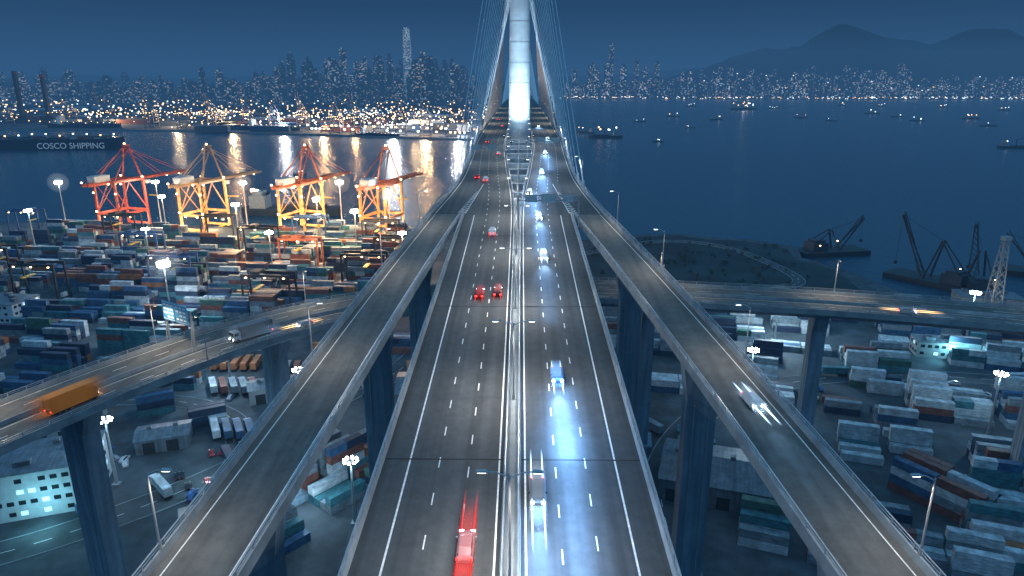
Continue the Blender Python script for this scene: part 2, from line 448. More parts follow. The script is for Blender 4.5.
# ------------------------------------------------------------------ bridge
ZT = [(-80, 65.9), (57, 73.4), (130, 77.8), (215, 82.2), (320, 85.8), (450, 88.2), (700, 90.2), (960, 91), (1200, 90.2), (1470, 88), (1800, 78), (2200, 60)]
zd = lambda y: interp(ZT, y)
XI = [(-80, .75), (190, .75), (235, 1.6), (300, 4.6), (400, 7.5), (2300, 7.5)]
xi = lambda y: interp(XI, y)
XO2 = [(205, 26.5), (235, 24.2), (270, 22.6), (330, 23.2), (430, 25.5), (2300, 25.5)]
def xo(y): return 16.5 if y < 205 else interp(XO2, y)
DM = [M['asphalt'], M['concrete'], M['pier'], M['steel']]
def ring(P, nx, ny, u0, u1, z, g=2.8):
    wd = u1 - u0
    prof = [(u0, 1.0), (u0 + .3, 1.0), (u0 + .42, .0), (u1 - .42, .0), (u1 - .3, 1.0), (u1, 1.0), (u1, -.7), (u1 - wd * .22, -g), (u0 + wd * .22, -g), (u0, -.7)]
    return [(P[0] + u * nx, P[1] + u * ny, z + dz) for u, dz in prof]
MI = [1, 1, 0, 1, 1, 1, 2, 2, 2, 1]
def frange(a, b, s):
    n = max(1, round((b - a) / s)); return [a + (b - a) * i / n for i in range(n + 1)]
def rail(mb, pts, mi, step=1, h=.75):
    for i in range(len(pts) - 1):
        p = Vector(pts[i]); q = Vector(pts[i + 1])
        mb.beam(p + Vector((0, 0, h)), q + Vector((0, 0, h)), .12, .12, mi)
        mb.beam(p + Vector((0, 0, h * .5)), q + Vector((0, 0, h * .5)), .08, .08, mi)
        if i % step == 0: mb.beam(p, p + Vector((0, 0, h)), .18, .18, mi)
bridge = empty('cable_stayed_bridge')
for sgn in (-1, 1):
    mb = MB()
    for a, bb, st in ((-60, 205, 5), (205, 2200, 8)):
        rs = []
        for y in frange(a, bb, st):
            o_ = 16.5 if a < 0 else interp(XO2, y)
            u0, u1 = (xi(y), o_) if sgn > 0 else (-o_, -xi(y))
            rs.append(ring((0, y), 1, 0, u0, u1, zd(y)))
        mb.loft(rs, MI)
    for a, bb in ((-60, 205), (206, 900)):
        ys = frange(a, bb, 2.5 if a < 0 else 4)
        rail(mb, [(sgn * ((16.5 if a < 0 else interp(XO2, y)) - .15), y, zd(y) + 1) for y in ys], 3)
        rail(mb, [(sgn * (xi(y) + .15), y, zd(y) + 1) for y in ys], 3)
    mb.obj('bridge_deck', DM, bridge)
mb = MB()
rs = [[(-xi(y), y, zd(y) - .35), (xi(y), y, zd(y) - .35), (xi(y), y, zd(y) - .55), (-xi(y), y, zd(y) - .55)] for y in frange(-60, 232, 5)]
mb.loft(rs, 0)
for y in frange(244, 2180, 18):
    if abs(y - 450) > 9: mb.box(0, y, zd(y) - 1.9, xi(y) * 2 + .1, 3.0, 2.2, 1)
mb.obj('cross_girders', [M['concrete'], M['pier']], bridge)
mb = MB()
def strip(f, a, bb, wd, st=5, dz=.012):
    rs = []
    for y in frange(a, bb, st):
        x = f(y); rs.append([(x - wd / 2, y, zd(y) + dz), (x + wd / 2, y, zd(y) + dz)])
    mb.loft(rs, 0, closed=False)
for sgn in (-1, 1):
    strip(lambda y: sgn * (xi(y) + .95), -60, 1500, .2)
    strip(lambda y: sgn * (xi(y) + 12.2), -60, 204, .22)
    strip(lambda y: sgn * (interp(XO2, y) - 1.3), 206, 1500, .22)
    for k, off in enumerate((4.7, 8.45)):
        y = -50 + k * 2
        while y < 900:
            strip(lambda t: sgn * (xi(t) + off), y, y + 2.2, .15, 3); y += 7.2
    y = 262
    while y < 900:
        strip(lambda t: sgn * (xi(t) + 12.2), y, y + 2.4, .17, 3); y += 7.2
    strip(lambda y: sgn * (15.9 - (y - 206) * .06), 206, 256, .2)
    for k in range(13):
        y = 207 + k * 2.6; wv = 2.6 - k * .17
        xc = sgn * (17.1 - k * .22)
        for s2 in (-1, 1):
            mb.add([(xc, y + 1.6, zd(y) + .12), (xc, y + 2.4, zd(y) + .12), (xc + s2 * wv / 2, y + .6, zd(y) + .10), (xc + s2 * wv / 2, y - .2, zd(y) + .10)], [(0, 1, 2, 3)] if s2 > 0 else [(3, 2, 1, 0)])
mb.obj('lane_markings', [M['paint']], bridge)
mb = MB()
for y in (22, 76, 128, 180, 206, 262):
    for sgn in (-1, 1):
        a_ = sgn * (xi(y) + .45); c_ = sgn * ((16.5 if y < 205 else interp(XO2, y)) - .45)
        l_, r_ = min(a_, c_), max(a_, c_)
        mb.add([(l_, y, zd(y) + .022), (r_, y, zd(y) + .022), (r_, y + .3, zd(y + .3) + .022), (l_, y + .3, zd(y + .3) + .022)], [(0, 1, 2, 3)])
mb.obj('expansion_joints', [M['joint']], bridge)
for ty in (450, 1468):
    mb = MB(); prof = [(0, 11), (20, 9.5), (60, 8.0), (88, 7.0), (130, 6.5), (175, 6.0), (240, 5.2), (292, 4.2), (298, 3.0)]
    n = 32
    rs = [[(math.cos(t * 2 * math.pi / n) * r, math.sin(t * 2 * math.pi / n) * r, z) for t in range(n)] for z, r in prof]
    mb.loft(rs, 0)
    for z in range(96, 290, 12):
        r = interp(prof, z) + .04
        mb.loft([[(math.cos(t * 2 * math.pi / n) * r, math.sin(t * 2 * math.pi / n) * r, z + dz) for t in range(n)] for dz in (0, .5)], 1)
    mb.box(0, 0, 88 - 6, 30, 12, 6, 2)
    mb.obj('bridge_tower', [M['tower'], M['steel'], M['pier']], bridge, loc=(0, ty, 0), smooth=False)
mb = MB()
for ty, side, far in ((450, 11, 27), (1468, 11, 27)):
    dirn = 1 if ty == 450 else -1
    for sgn in (-1, 1):
        for k in range(far):
            y = ty + dirn * (26 + k * 17.6)
            mb.cyl((sgn * 1.5, ty + dirn * 2, 186 + k * 3.8), (sgn * (xo(y) - .3), y, zd(y) + .8), .26, n=6)
        for k in range(13):
            y = ty - dirn * (22 + k * 15.5)
            mb.cyl((sgn * 1.5, ty - dirn * 2, 186 + k * 7.6), (sgn * (xo(max(y, 206)) - .3), y, zd(y) + .8), .2, n=6, mi=2)
            mb.cyl((sgn * (xo(max(y, 206)) - .3), y, zd(y) + .6), (sgn * (xo(max(y, 206)) - .5), y + dirn * 2.2, zd(y) + 3.6), .38, n=8, mi=1)
mb.obj('stay_cables', [M['cable'], M['steel'], mat('cable_sheath_grey', (.48, .54, .6), .5)], bridge)
for x, y in ((-4.5, 395), (4.5, 395), (-9, 428), (9, 428)):
    z = zd(y)
    mb = MB(); mb.box(0, 0, .6, 1.4, .8, .9, 0); mb.box(0, .42, .75, 1.1, .06, .6, 1); mb.beam((0, 0, -2), (0, 0, .2), .4, .4, 0)
    mb.obj('tower_floodlight', [M['dark'], M['flood']], loc=(x, y, z))
    light('SPOT', 'floodlight_beam', (x, y + .8, z + 1.2), 1.3e5, (.58, .82, 1), .5, target=(0, 450, z + 55), size=90)

RL = [(-60, -42), (-20, -37.5), (57, -31.9), (91, -29.6), (150, -25.7), (205, -21.5)]
RR = [(-60, 50), (-20, 45), (57, 37.6), (91, 34.6), (150, 28.2), (205, 21.5)]
zr = lambda y: zd(y) - 1.6 * (1 - min(1, max(0, y / 205)))
for name, T in (('L', RL), ('R', RR)):
    e = empty('slip_road_viaduct')
    mb = MB(); rs = []; ctr = []
    for y in frange(-60, 204.9, 4):
        x = interp(T, y); dx = (interp(T, y + .5) - interp(T, y - .5)) if y < 204 else (interp(T, 204) - interp(T, 203))
        l = math.hypot(dx, 1); nx, ny = 1 / l, -dx / l
        if y > 204: nx, ny = 1, 0
        ctr.append((x, y, nx, ny)); rs.append(ring((x, y), nx, ny, -5, 5, zr(y), 2.6))
    mb.loft(rs, MI)
    for u in (-4.85, 4.85):
        rail(mb, [(x + u * nx, y + u * ny, zr(y) + 1) for x, y, nx, ny in ctr], 3)
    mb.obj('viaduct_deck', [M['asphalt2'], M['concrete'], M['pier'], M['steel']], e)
    mb = MB()
    for u, wd in ((-3.5, .16), (3.5, .16)):
        mb.loft([[(x + (u - wd / 2) * nx, y + (u - wd / 2) * ny, zr(y) + .012), (x + (u + wd / 2) * nx, y + (u + wd / 2) * ny, zr(y) + .012)] for x, y, nx, ny in ctr], 0, closed=False)
    mb.obj('lane_markings', [M['paint']], e)
    for y in ((70, 125, 165) if name == 'L' else (62, 110, 157)):
        x = interp(T, y); mb = MB(); zt = zr(y) - 2.55
        mb.box(0, 0, (zt - 6) / 2, 5.2, 3.6, zt - 6, 0)
        mb.box(0, 0, zt - 3, 5.2, 3.6, 6, 0)
        mb.v[-4:] = [(a * 1.35, b_, c) for a, b_, c in mb.v[-4:]]
        for g in (-1.3, 1.3): mb.box(g, -1.85, zt / 2, .25, .12, zt - 14, 1)
        mb.box(0, 0, 5, 9, 7, 2.4, 0)
        mb.obj('bridge_pier', [M['pier'], M['concrete']], e, loc=(x, y, 0))
for y in (20, 75, 130, 185, 250, 330):
    for sgn in (-1, 1):
        mb = MB(); zt = zd(y) - 2.8; xc = sgn * (8.6 if y < 205 else (xi(y) + xo(y)) / 2)
        mb.box(0, 0, zt / 2, 7, 3.6, zt, 0); mb.box(0, 0, 5, 11, 8, 2.4, 0)
        mb.obj('bridge_pier', [M['pier']], bridge, loc=(xc, y, 0))

# flyover ------------------------------------------------------------
FP = [(-140, 15), (-118, 70), (-98, 118), (-86, 143), (-70, 168), (-48, 188), (-20, 201), (4, 206), (28, 206), (56, 202), (98, 194), (146, 180), (205, 158), (280, 120)]
FT = [(i, p[0]) for i, p in enumerate(FP)]; FU = [(i, p[1]) for i, p in enumerate(FP)]
def fpos(t): return interp(FT, t), interp(FU, t)
fly = empty('flyover_viaduct'); ZF = 57
st = []
t = 0.0
while t < len(FP) - 1.001:
    x, y = fpos(t); x2, y2 = fpos(t + .01); l = math.hypot(x2 - x, y2 - y)
    st.append((x, y, (y2 - y) / l, -(x2 - x) / l, t)); t += .12
mb = MB(); mb.loft([ring((x, y), nx, ny, -10.2, 10.2, ZF, 3) for x, y, nx, ny, t in st], MI)
for u in (-10.05, 10.05): rail(mb, [(x + u * nx, y + u * ny, ZF + 1) for x, y, nx, ny, t in st], 3)
mb.loft([[(x + (-.3 + a) * nx, y + (-.3 + a) * ny, ZF + h) for a, h in ((0, .01), (.15, .9), (.45, .9), (.6, .01))] for x, y, nx, ny, t in st], 1)
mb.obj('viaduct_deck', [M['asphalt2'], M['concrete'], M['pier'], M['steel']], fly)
mb = MB()
for u in (-9, -1.2, 1.4, 9):
    mb.loft([[(x + (u - .09) * nx, y + (u - .09) * ny, ZF + .012), (x + (u + .09) * nx, y + (u + .09) * ny, ZF + .012)] for x, y, nx, ny, t in st], 0, closed=False)
for i in range(0, len(st) - 1, 3):
    for u in (-5.1, 5.1):
        mb.loft([[(x + (u - .09) * nx, y + (u - .09) * ny, ZF + .012), (x + (u + .09) * nx, y + (u + .09) * ny, ZF + .012)] for x, y, nx, ny, t in st[i:i + 2]], 0, closed=False)
mb.obj('lane_markings', [M['paint']], fly)
def fstat(x, y):
    return min(st, key=lambda s: (s[0] - x)**2 + (s[1] - y)**2)
for x, y in ((-92, 128), (-66, 171), (-16, 203), (41, 205), (90, 196), (150, 178), (-118, 68)):
    s_ = fstat(x, y); mb = MB(); zt = ZF - 3
    mb.box(0, 0, zt / 2 - 2.5, 7, 4, zt - 5, 0); mb.box(0, 0, zt - 2.5, 7, 4, 5, 0); mb.v[-4:] = [(a * 1.6, b_, c) for a, b_, c in mb.v[-4:]]
    mb.box(0, 0, 5, 10, 7, 2.4, 0)
    for g in (-1.6, 1.6): mb.box(g, -2.05, zt / 2, .3, .12, zt - 14, 1)
    mb.obj('bridge_pier', [M['pier'], M['concrete']], fly, loc=(s_[0], s_[1], 0), rz=math.atan2(s_[3], s_[2]))

# ------------------------------------------------------------------ street lamps
def lamp(x, y, z, h, arms, power, col=(1, .9, .75), warm=False, spot=160, lit=True):
    mb = MB()
    mb.cyl((0, 0, 0), (0, 0, h), .16, .09, 8, 0); mb.cyl((0, 0, 0), (0, 0, .8), .26, .22, 8, 0)
    for ax, ay in arms:
        p = Vector((0, 0, h - .3)); q = Vector((ax * .5, ay * .5, h + .25)); e = Vector((ax, ay, h + .35))
        mb.cyl(p, q, .08, .07, 6, 0); mb.cyl(q, e, .07, .06, 6, 0)
        rz = math.atan2(ay, ax)
        mb.box(ax, ay, h + .36, 1.1, .42, .18, 0, rz, .8, .7); mb.box(ax, ay, h + .24, .8, .32, .05, 1, rz)
    o = mb.obj('street_lamp', [M['steel'], M['lampwarm'] if warm else M['lampglow']], loc=(x, y, z))
    if lit:
        for ax, ay in arms:
            light('SPOT', 'lamp_light', (ax, ay, h + .1), power, col, .3, parent=o, target=(ax * 1.6, ay * 1.6, 0), size=spot, blend=.6)
    return o
y = 20
while y < 460:
    lamp(0, y, zd(y) - .35, 12, [(-2.6, 0), (2.6, 0)] if xi(y) < 1 else [(-2.6 - xi(y) * .4, 0), (2.6 + xi(y) * .4, 0)], 7800, (1, .96, .90))
    y += 36
for y in (480, 560, 640, 740, 860):
    for s in (-1, 1): lamp(s * 26, y, zd(y), 12, [(-s * 3, 0)], 14000, (1, .8, .55), True)
for y in (250, 310, 370):
    for s in (-1, 1): lamp(s * (xo(y) + .1), y, zd(y) - .2, 11, [(-s * 2.4, 0)], 3400, (.9, .95, 1))
for T, s in ((RL, -1), (RR, 1)):
    for y in (15, 60, 105, 150, 190):
        lamp(interp(T, y) + s * 4.9, y, zr(y) + 1, 9, [(-s * 2.0, 0)], 3800, (1, .89, .76))
for i in range(6, len(st), 11):
    x, y, nx, ny, t = st[i]
    if abs(x) < 34: continue
    lamp(x - 10.1 * nx, y - 10.1 * ny, ZF + 1, 10, [(2.2 * nx, 2.2 * ny)], 6000, (1, .82, .6), True)
    if i % 2 == 0: lamp(x + 10.1 * nx, y + 10.1 * ny, ZF + 1, 10, [(-2.2 * nx, -2.2 * ny)], 4500, (1, .82, .6), True)

# ------------------------------------------------------------------ sign gantries
def gantry(x, y, z, w, rz, panels, h=7.5, face=-1, fm='signblue'):
    mb = MB()
    for s in (-1, 1):
        mb.beam((s * w / 2, 0, 0), (s * w / 2, 0, h + 1.6), .4, .4, 0)
        mb.beam((s * w / 2, -.9, 0), (s * w / 2, 0, h), .2, .2, 0)
    for zz in (h, h + 1.4):
        for yy in (-.5, .5): mb.beam((-w / 2, yy, zz), (w / 2, yy, zz), .18, .18, 0)
    n = int(w / 1.5)
    for i in range(n):
        a = -w / 2 + w * i / n; c = a + w / n
        mb.beam((a, -.5, h), (c, -.5, h + 1.4), .1, .1, 0); mb.beam((a, .5, h + 1.4), (c, .5, h), .1, .1, 0)
    for pxx, pw, ph in panels:
        mb.box(pxx, face * .75, h + .7, pw, .12, ph, 1)
        mb.box(pxx, face * .83, h + .7 + ph * .44, pw * .96, .02, .08, 2); mb.box(pxx, face * .83, h + .7 - ph * .44, pw * .96, .02, .08, 2)
        for k in range(4):
            for q in range(3):
                if R.random() < .8: mb.box(pxx - pw * .3 + q * pw * .3, face * .83, h + .7 + ph * (.3 - k * .2), pw * .2, .03, ph * .08, 2)
    mb.obj('sign_gantry', [M['steel'], M[fm], M['paint']], loc=(x, y, z), rz=rz)
gantry(8.8, 190, zd(190), 17, 0, [(-5, 3.4, 2.2), (0, 4.2, 2.4), (5.4, 3, 2.0)], fm='white')
gantry(-14.5, 300, zd(300), 21, 0, [(-4, 3.4, 2.2), (3, 3.2, 2.2)], fm='white')
gantry(14.5, 330, zd(330), 21, 0, [(-4, 3.4, 2.2), (3, 3.2, 2.2)], fm='white')
s_ = fstat(-78, 156)
gantry(s_[0] - 5 * s_[2], s_[1] - 5 * s_[3], ZF, 10.4, math.atan2(s_[3], s_[2]), [(-2.6, 4.8, 5), (2.5, 4.8, 5)], 8.5, -1)

# ------------------------------------------------------------------ vehicles
def streaks(o, L, body, trail, off=0.0, ty=0, hgt=1.0):
    mb = MB()
    sec = [(-.97, .3), (.97, .3), (.99, .8), (.78, 1.25 * hgt), (.6, 1.55 * hgt), (-.6, 1.55 * hgt), (-.78, 1.25 * hgt), (-.99, .8)]
    mb.loft([[(x, off + L * (t - .5), z) for x, z in sec] for t in (0, .25, .5, .75, 1)], 0)
    mb.obj('motion_streak', [body], o)
    if trail:
        mb = MB()
        for s in (-1, 1): mb.box(s * .68, ty, .80, .16, L * 1.5, .12, 0)
        mb.obj('light_streak', [trail], o)
def car(x, y, z, rz, paint, tail=True, beam=None, name='car', slope=0, st_=None):
    mb = MB()
    secs = [(-2.25, .78, .35, .72), (-2.15, .86, .28, .92), (-1.3, .9, .25, 1.0), (0, .92, .25, 1.0), (1.0, .9, .25, .97), (1.9, .86, .28, .82), (2.2, .74, .36, .66)]
    rs = [[(-w_, yy, z0), (w_, yy, z0), (w_ * 1.02, yy, (z0 + z1) / 2), (w_ * .93, yy, z1), (-w_ * .93, yy, z1), (-w_ * 1.02, yy, (z0 + z1) / 2)] for yy, w_, z0, z1 in secs]
    mb.loft(rs, 0)
    cab = [(-1.95, .74, .97, .98), (-1.2, .74, .97, 1.42), (-.2, .76, .97, 1.5), (.45, .74, .97, 1.44), (1.25, .72, .95, .97)]
    rs = [[(-w_, yy, z0), (w_, yy, z0), (w_ * .84, yy, z1), (-w_ * .84, yy, z1)] for yy, w_, z0, z1 in cab]
    mb.loft(rs, [1, 1, 0, 1]); mb.box(0, -.35, 1.49, 1.1, 1.3, .06, 0)
    for s in (-1, 1):
        for yy in (-1.35, 1.38):
            mb.cyl((s * .72, yy, .32), (s * .95, yy, .32), .33, n=14, mi=2)
            mb.cyl((s * .94, yy, .32), (s * .97, yy, .32), .19, n=10, mi=5)
        mb.box(s * .62, 2.1, .66, .42, .22, .2, 3); mb.box(s * .64, -2.2, .78, .4, .14, .24, 4)
        mb.box(s * 1.0, .75, 1.0, .2, .14, .13, 0)
    lit = bool(beam) or bool(st_)
    o = mb.obj(name, [paint, M['glass'], M['tyre'], M['head'] if lit else M['steel'], M['tail'] if (lit or tail) else M['red'], M['steel']], loc=(x, y, z + .01), rz=rz)
    o.rotation_euler = (slope, 0, rz)
    if beam:
        light('SPOT', 'headlight_beam', (0, 2.5, 1.3), beam, (.35, .62, 1), .25, parent=o, target=(0, 30, -.8), size=40)
    if st_: streaks(o, *st_)
    return o
def truck(x, y, z, rz, cabm, cargom, L=9, name='truck', lights=True, st_=None):
    mb = MB()
    mb.box(0, L / 2 - .2, 1.75, 2.3, 2.0, 2.3, 0, 0, .94, .86); mb.box(0, L / 2 + .72, 2.2, 2.0, .12, .9, 2); mb.box(0, L / 2 + .8, .8, 2.3, .2, .5, 3)
    for s in (-1, 1):
        mb.box(s * 1.16, L / 2, 2.2, .06, 1.0, .7, 2); mb.box(s * .85, L / 2 + .92, .95, .35, .08, .22, 4); mb.box(s * .9, -L / 2 - .05, .9, .35, .08, .22, 5)
        for yy in (L / 2 - .2, -L / 2 + 1.0, -L / 2 + 2.2, -L / 2 + 3.4):
            mb.cyl((s * .8, yy, .5), (s * 1.18, yy, .5), .5, n=12, mi=3)
    mb.box(0, -.2, .95, 1.0, L, .3, 3)
    mb.box(0, -.9, 2.5, 2.44, L - 1.6, 2.6, 1)
    k = -L / 2
    while k < L / 2 - 2:
        for s in (-1, 1): mb.box(s * 1.24, k + .1, 2.5, .05, .14, 2.4, 1)
        k += .6
    mb.box(0, -.9, 3.82, 2.3, L - 1.8, .05, 1)
    o = mb.obj(name, [cabm, cargom, M['glass'], M['tyre'], M['head'] if lights else M['steel'], M['tail'] if lights else M['dark']], loc=(x, y, z + .01), rz=rz)
    if st_:
        mb = MB()
        mb.loft([[(a, L * st_[0] * (t - .5), c) for a, c in ((-1.3, .5), (1.3, .5), (1.3, 3.9), (-1.3, 3.9))] for t in (0, .25, .5, .75, 1)], 0)
        mb.obj('motion_streak', [st_[1]], o)
    return o
P_ = {k: mat('car_paint_' + k, c, .25, .3, var=.03) for k, c in dict(silver=(.4, .42, .45), black=(.02, .02, .025), white=(.7, .7, .7), red=(.28, .02, .02), blue=(.05, .12, .3)).items()}
for x, y, k, sk_ in ((-7.4, 134, 'red', (7, S_red, T_red, 0, -1)), (-3.7, 135, 'black', (7, S_red, T_red, 0, -1)), (-4.6, 60, 'silver', (15, S_red, T_red, 0, -1.5)), (-6.7, 182, 'white', (7, S_white, T_red, 0, -2)), (-12.5, 262, 'silver', (8, S_white, T_red, 0, -2)), (-16, 268, 'red', (7, S_red, T_red, 0, -1)), (-10, 340, 'white', None), (-18, 395, 'black', None), (-13, 520, 'silver', None), (-18, 600, 'red', None)):
    o = car(x, y, zd(y), 0, P_[k], st_=sk_); o.rotation_euler = (math.atan((zd(y + 1) - zd(y - 1)) / 2), 0, 0)
for x, y, k, bm, sk_ in ((6.7, 98, 'blue', 1.5e4, (8, S_blue, T_white, 0, 1)), (3.0, 69, 'black', 1.2e4, (13, S_grey, T_white, 0, 1)), (6.6, 160, 'white', 1e4, (8, S_white, T_white, 0, 1)), (6.4, 200, 'silver', 1e4, (8, S_white, T_white, 0, 1)), (4.0, 236, 'black', 1e4, (8, S_white, T_white, 0, 1)), (9.5, 280, 'white', 1.5e4, (8, S_white, T_white, 0, 1)), (13, 345, 'silver', 1.5e4, None), (17, 420, 'white', 1.5e4, None), (14, 520, 'black', 2e4, None)):
    o = car(x, y, zd(y), math.pi, P_[k], False, bm, st_=sk_); o.rotation_euler = (-math.atan((zd(y + 1) - zd(y - 1)) / 2), 0, math.pi)
def wash(x, y0, y1, p, wd=1.6, h=1.5, col=(.22, .50, 1), zf=zd):
    ym = (y0 + y1) / 2
    o = light('AREA', 'added_lane_wash', (x, ym, (zf(y0) + zf(y1)) / 2 + h), p, col, size=(wd, y1 - y0))  # unseen strip light added above the lane to imitate passing vehicle lights
    o.rotation_euler = (math.atan((zf(y1) - zf(y0)) / (y1 - y0)), 0, 0)
wash(6.9, 76, 95, 3600, 1.6, 1.7); wash(6.8, 46, 84, 4600, 2.2, 2.0); wash(3.0, 44, 67, 2800, 1.0); wash(6.6, 120, 158, 1000); wash(6.4, 160, 200, 2600, 1.6, 1.8); wash(5.2, 200, 240, 4200, 1.6, 2); wash(9.3, 240, 290, 4600, 1.6, 2); wash(13, 290, 350, 4200, 1.6, 2)
wash(-4.6, 50, 58, 120, 1.4, 1.0, (1, .05, .03))
car(35.2, 92, zr(92), math.pi + .08, P_['white'], False, 5e3, st_=(10, S_white, T_white, 0, 1))
def on_fly(x, y, u, rev=False):
    s = fstat(x, y)
    rz = math.atan2(s[3], s[2])
    return s[0] + u * s[2], s[1] + u * s[3], rz + (math.pi if rev else 0)
x, y, r = on_fly(-93.5, 127, 4.2); truck(x, y, ZF, r, M['orange'], M['orange'], 9, 'truck', True, (2.0, S_orange))
x, y, r = on_fly(-72, 166, 3.3, True); truck(x, y, ZF, r, M['white'], M['dark'], 10, 'truck', True, (1.7, S_grey))
x, y, r = on_fly(-62, 176, 5.5, True); car(x, y, ZF, r, P_['white'], False, 8e3, st_=(9, S_grey, T_warm, 0, 1))
x, y, r = on_fly(112, 191, 4, False); car(x, y, ZF, r, P_['white'], True, 1e4, st_=(12, S_grey, T_warm, 0, 1))

# ------------------------------------------------------------------ containers
def stack(x, y, rz, nx, ny, h, wts, name='container_stack', z=4.0):
    mb = MB()
    dom = R.choice((2, 7, 1, 3, 4, 0)) if R.random() < .5 else None
    for i in range(nx):
        for j in range(ny):
            if R.random() < .09: continue
            n = max(1, min(h + 1, int(R.gauss(h - .4, 1.1))))
            for k in range(n):
                c = R.choices(range(8), wts)[0]
                if dom is not None and R.random() < .35: c = dom
                jx = R.uniform(-.15, .15)
                cx = (i - (nx - 1) / 2) * 12.7 + jx; cy = (j - (ny - 1) / 2) * 2.75; cz = 1.31 + k * 2.62
                if R.random() < .15:
                    for q in (-1, 1): mb.box(cx + q * 3.06, cy, cz, 6.03, 2.42, 2.56, R.choices(range(8), wts)[0])
                    continue
                mb.box(cx, cy, cz, 12.15, 2.42, 2.56, c)
                for e in (-1, 1):
                    mb.box(cx + e * 6.03, cy - 1.19, cz, .2, .12, 2.6, c); mb.box(cx + e * 6.03, cy + 1.19, cz, .2, .12, 2.6, c)
    return mb.obj(name, CONT, loc=(x, y, z), rz=rz)
WL = (3.2, 3.6, 5, 3, 2.4, .9, 1, 5.5)
WR = (8, 5, 1.2, 1.4, .5, .12, .5, 2)
yy0 = 318
rowi = 0
while yy0 < 520:
    x = -66 - (rowi % 3) * 7
    while x > -yy0 * .85 - 30:
        nx = R.choice((2, 3, 3, 4)); wd = nx * 12.7
        if R.random() > .07 and not (rowi < 1 and x > -80):
            stack(x - wd / 2, yy0 + x * -.06 + R.uniform(-1, 1), -.07, nx, R.choice((5, 6, 6, 7)), R.choice((3, 4, 4, 5, 5)), WL)
        x -= wd + R.choice((2, 3, 10))
    yy0 += R.choice((23, 24, 29)); rowi += 1
for x, y, rz, nx, ny, h, W in ((104, 308, -.2, 2, 5, 3, WR), (76, 318, -.2, 2, 4, 2, WR), (128, 290, -.3, 2, 3, 2, WR), (153, 275, -.2, 2, 6, 3, WR), (189, 315, -.2, 2, 5, 4, WR), (205, 272, -.35, 3, 4, 3, WR),
                               (157, 228, -.3, 2, 6, 4, WR), (186, 222, -.3, 2, 7, 4, WR), (122, 172, -1.0, 2, 4, 4, WR), (142, 168, -.3, 2, 6, 4, WR), (66, 157, -.35, 1, 5, 3, WR), (81, 149, -.35, 1, 4, 2, WR), (108, 146, -.35, 2, 4, 2, WR),
                               (64, 289, -.2, 2, 5, 3, WR), (94, 262, -.3, 2, 3, 2, WR), (64, 250, -.2, 2, 5, 2, WR), (172, 190, -.3, 2, 5, 4, WR), (130, 205, -.3, 1, 5, 2, WR), (230, 300, -.3, 3, 5, 3, WR), (160, 335, -.2, 2, 4, 2, WR), (225, 240, -.35, 3, 6, 4, WR),
                               (60, 205, -.2, 1, 6, 2, WR), (120, 232, -.3, 1, 4, 2, WR), (40, 262, -.1, 1, 5, 3, WR), (46, 300, -.1, 1, 6, 3, WR),
                               (102, 335, -.2, 3, 4, 3, WL), (138, 318, -.2, 2, 5, 3, WR), (128, 345, -.2, 3, 3, 2, WL), (190, 350, -.2, 3, 4, 3, WL), (175, 300, -.3, 1, 4, 2, WR), (110, 282, -.3, 1, 5, 3, WR), (84, 284, -.2, 1, 4, 2, WR), (72, 340, -.1, 3, 4, 3, WL), (200, 232, -.3, 1, 6, 4, WR), (196, 202, -.3, 2, 6, 4, WL), (165, 158, -.3, 2, 6, 4, WR), (124, 152, -.35, 1, 6, 3, WR), (210, 345, -.25, 2, 4, 3, WR), (240, 325, -.25, 2, 4, 3, WR), (262, 275, -.3, 3, 6, 4, WR), (95, 178, -.3, 1, 5, 2, WR), (140, 255, -.3, 1, 4, 2, WR), (112, 200, -.3, 1, 5, 2, WR), (150, 190, -.3, 1, 6, 3, WR), (98, 238, -.3, 1, 5, 3, WR), (84, 212, -.3, 1, 4, 2, WR), (150, 246, -.3, 2, 3, 2, WR), (134, 222, -.3, 1, 5, 3, WR), (100, 160, -.3, 1, 4, 2, WR),
                               (-56, 186, .9, 1, 5, 4, (4, 4, 1, 1, 1, .3, .3, 1)), (-66, 176, .9, 1, 3, 3, (.5, .5, .5, .2, 6, 2, .3, .5)), (-48, 196, .9, 1, 5, 3, (4, 4, 1, 1, 1, .3, .3, 1)), (-38, 210, .9, 1, 4, 3, WL), (-52, 172, .9, 1, 4, 2, WL), (-62, 196, .9, 1, 5, 2, WL), (-42, 182, .9, 1, 5, 3, WL), (-60, 150, .9, 1, 4, 2, WL), (-112, 222, .5, 1, 5, 2, WL), (-132, 225, .5, 1, 5, 3, WL), (-75, 255, .2, 1, 5, 2, WL), (-140, 250, 0, 2, 4, 3, WL),
                               (-160, 262, -.1, 2, 4, 2, WL), (-200, 270, -.1, 2, 5, 3, WL), (-225, 300, -.1, 3, 5, 3, WL), (-85, 280, .2, 1, 4, 2, (1, 1, 1, 1, 3, 4, 1, 1)), (-120, 290, 0, 2, 3, 3, WL), (-60, 290, 0, 2, 5, 3, WL), (-170, 290, -.1, 3, 5, 4, WL), (-240, 275, -.1, 2, 6, 4, WL), (-195, 240, -.1, 2, 4, 3, WL)):
    stack(x, y, rz, nx, ny, h, W)

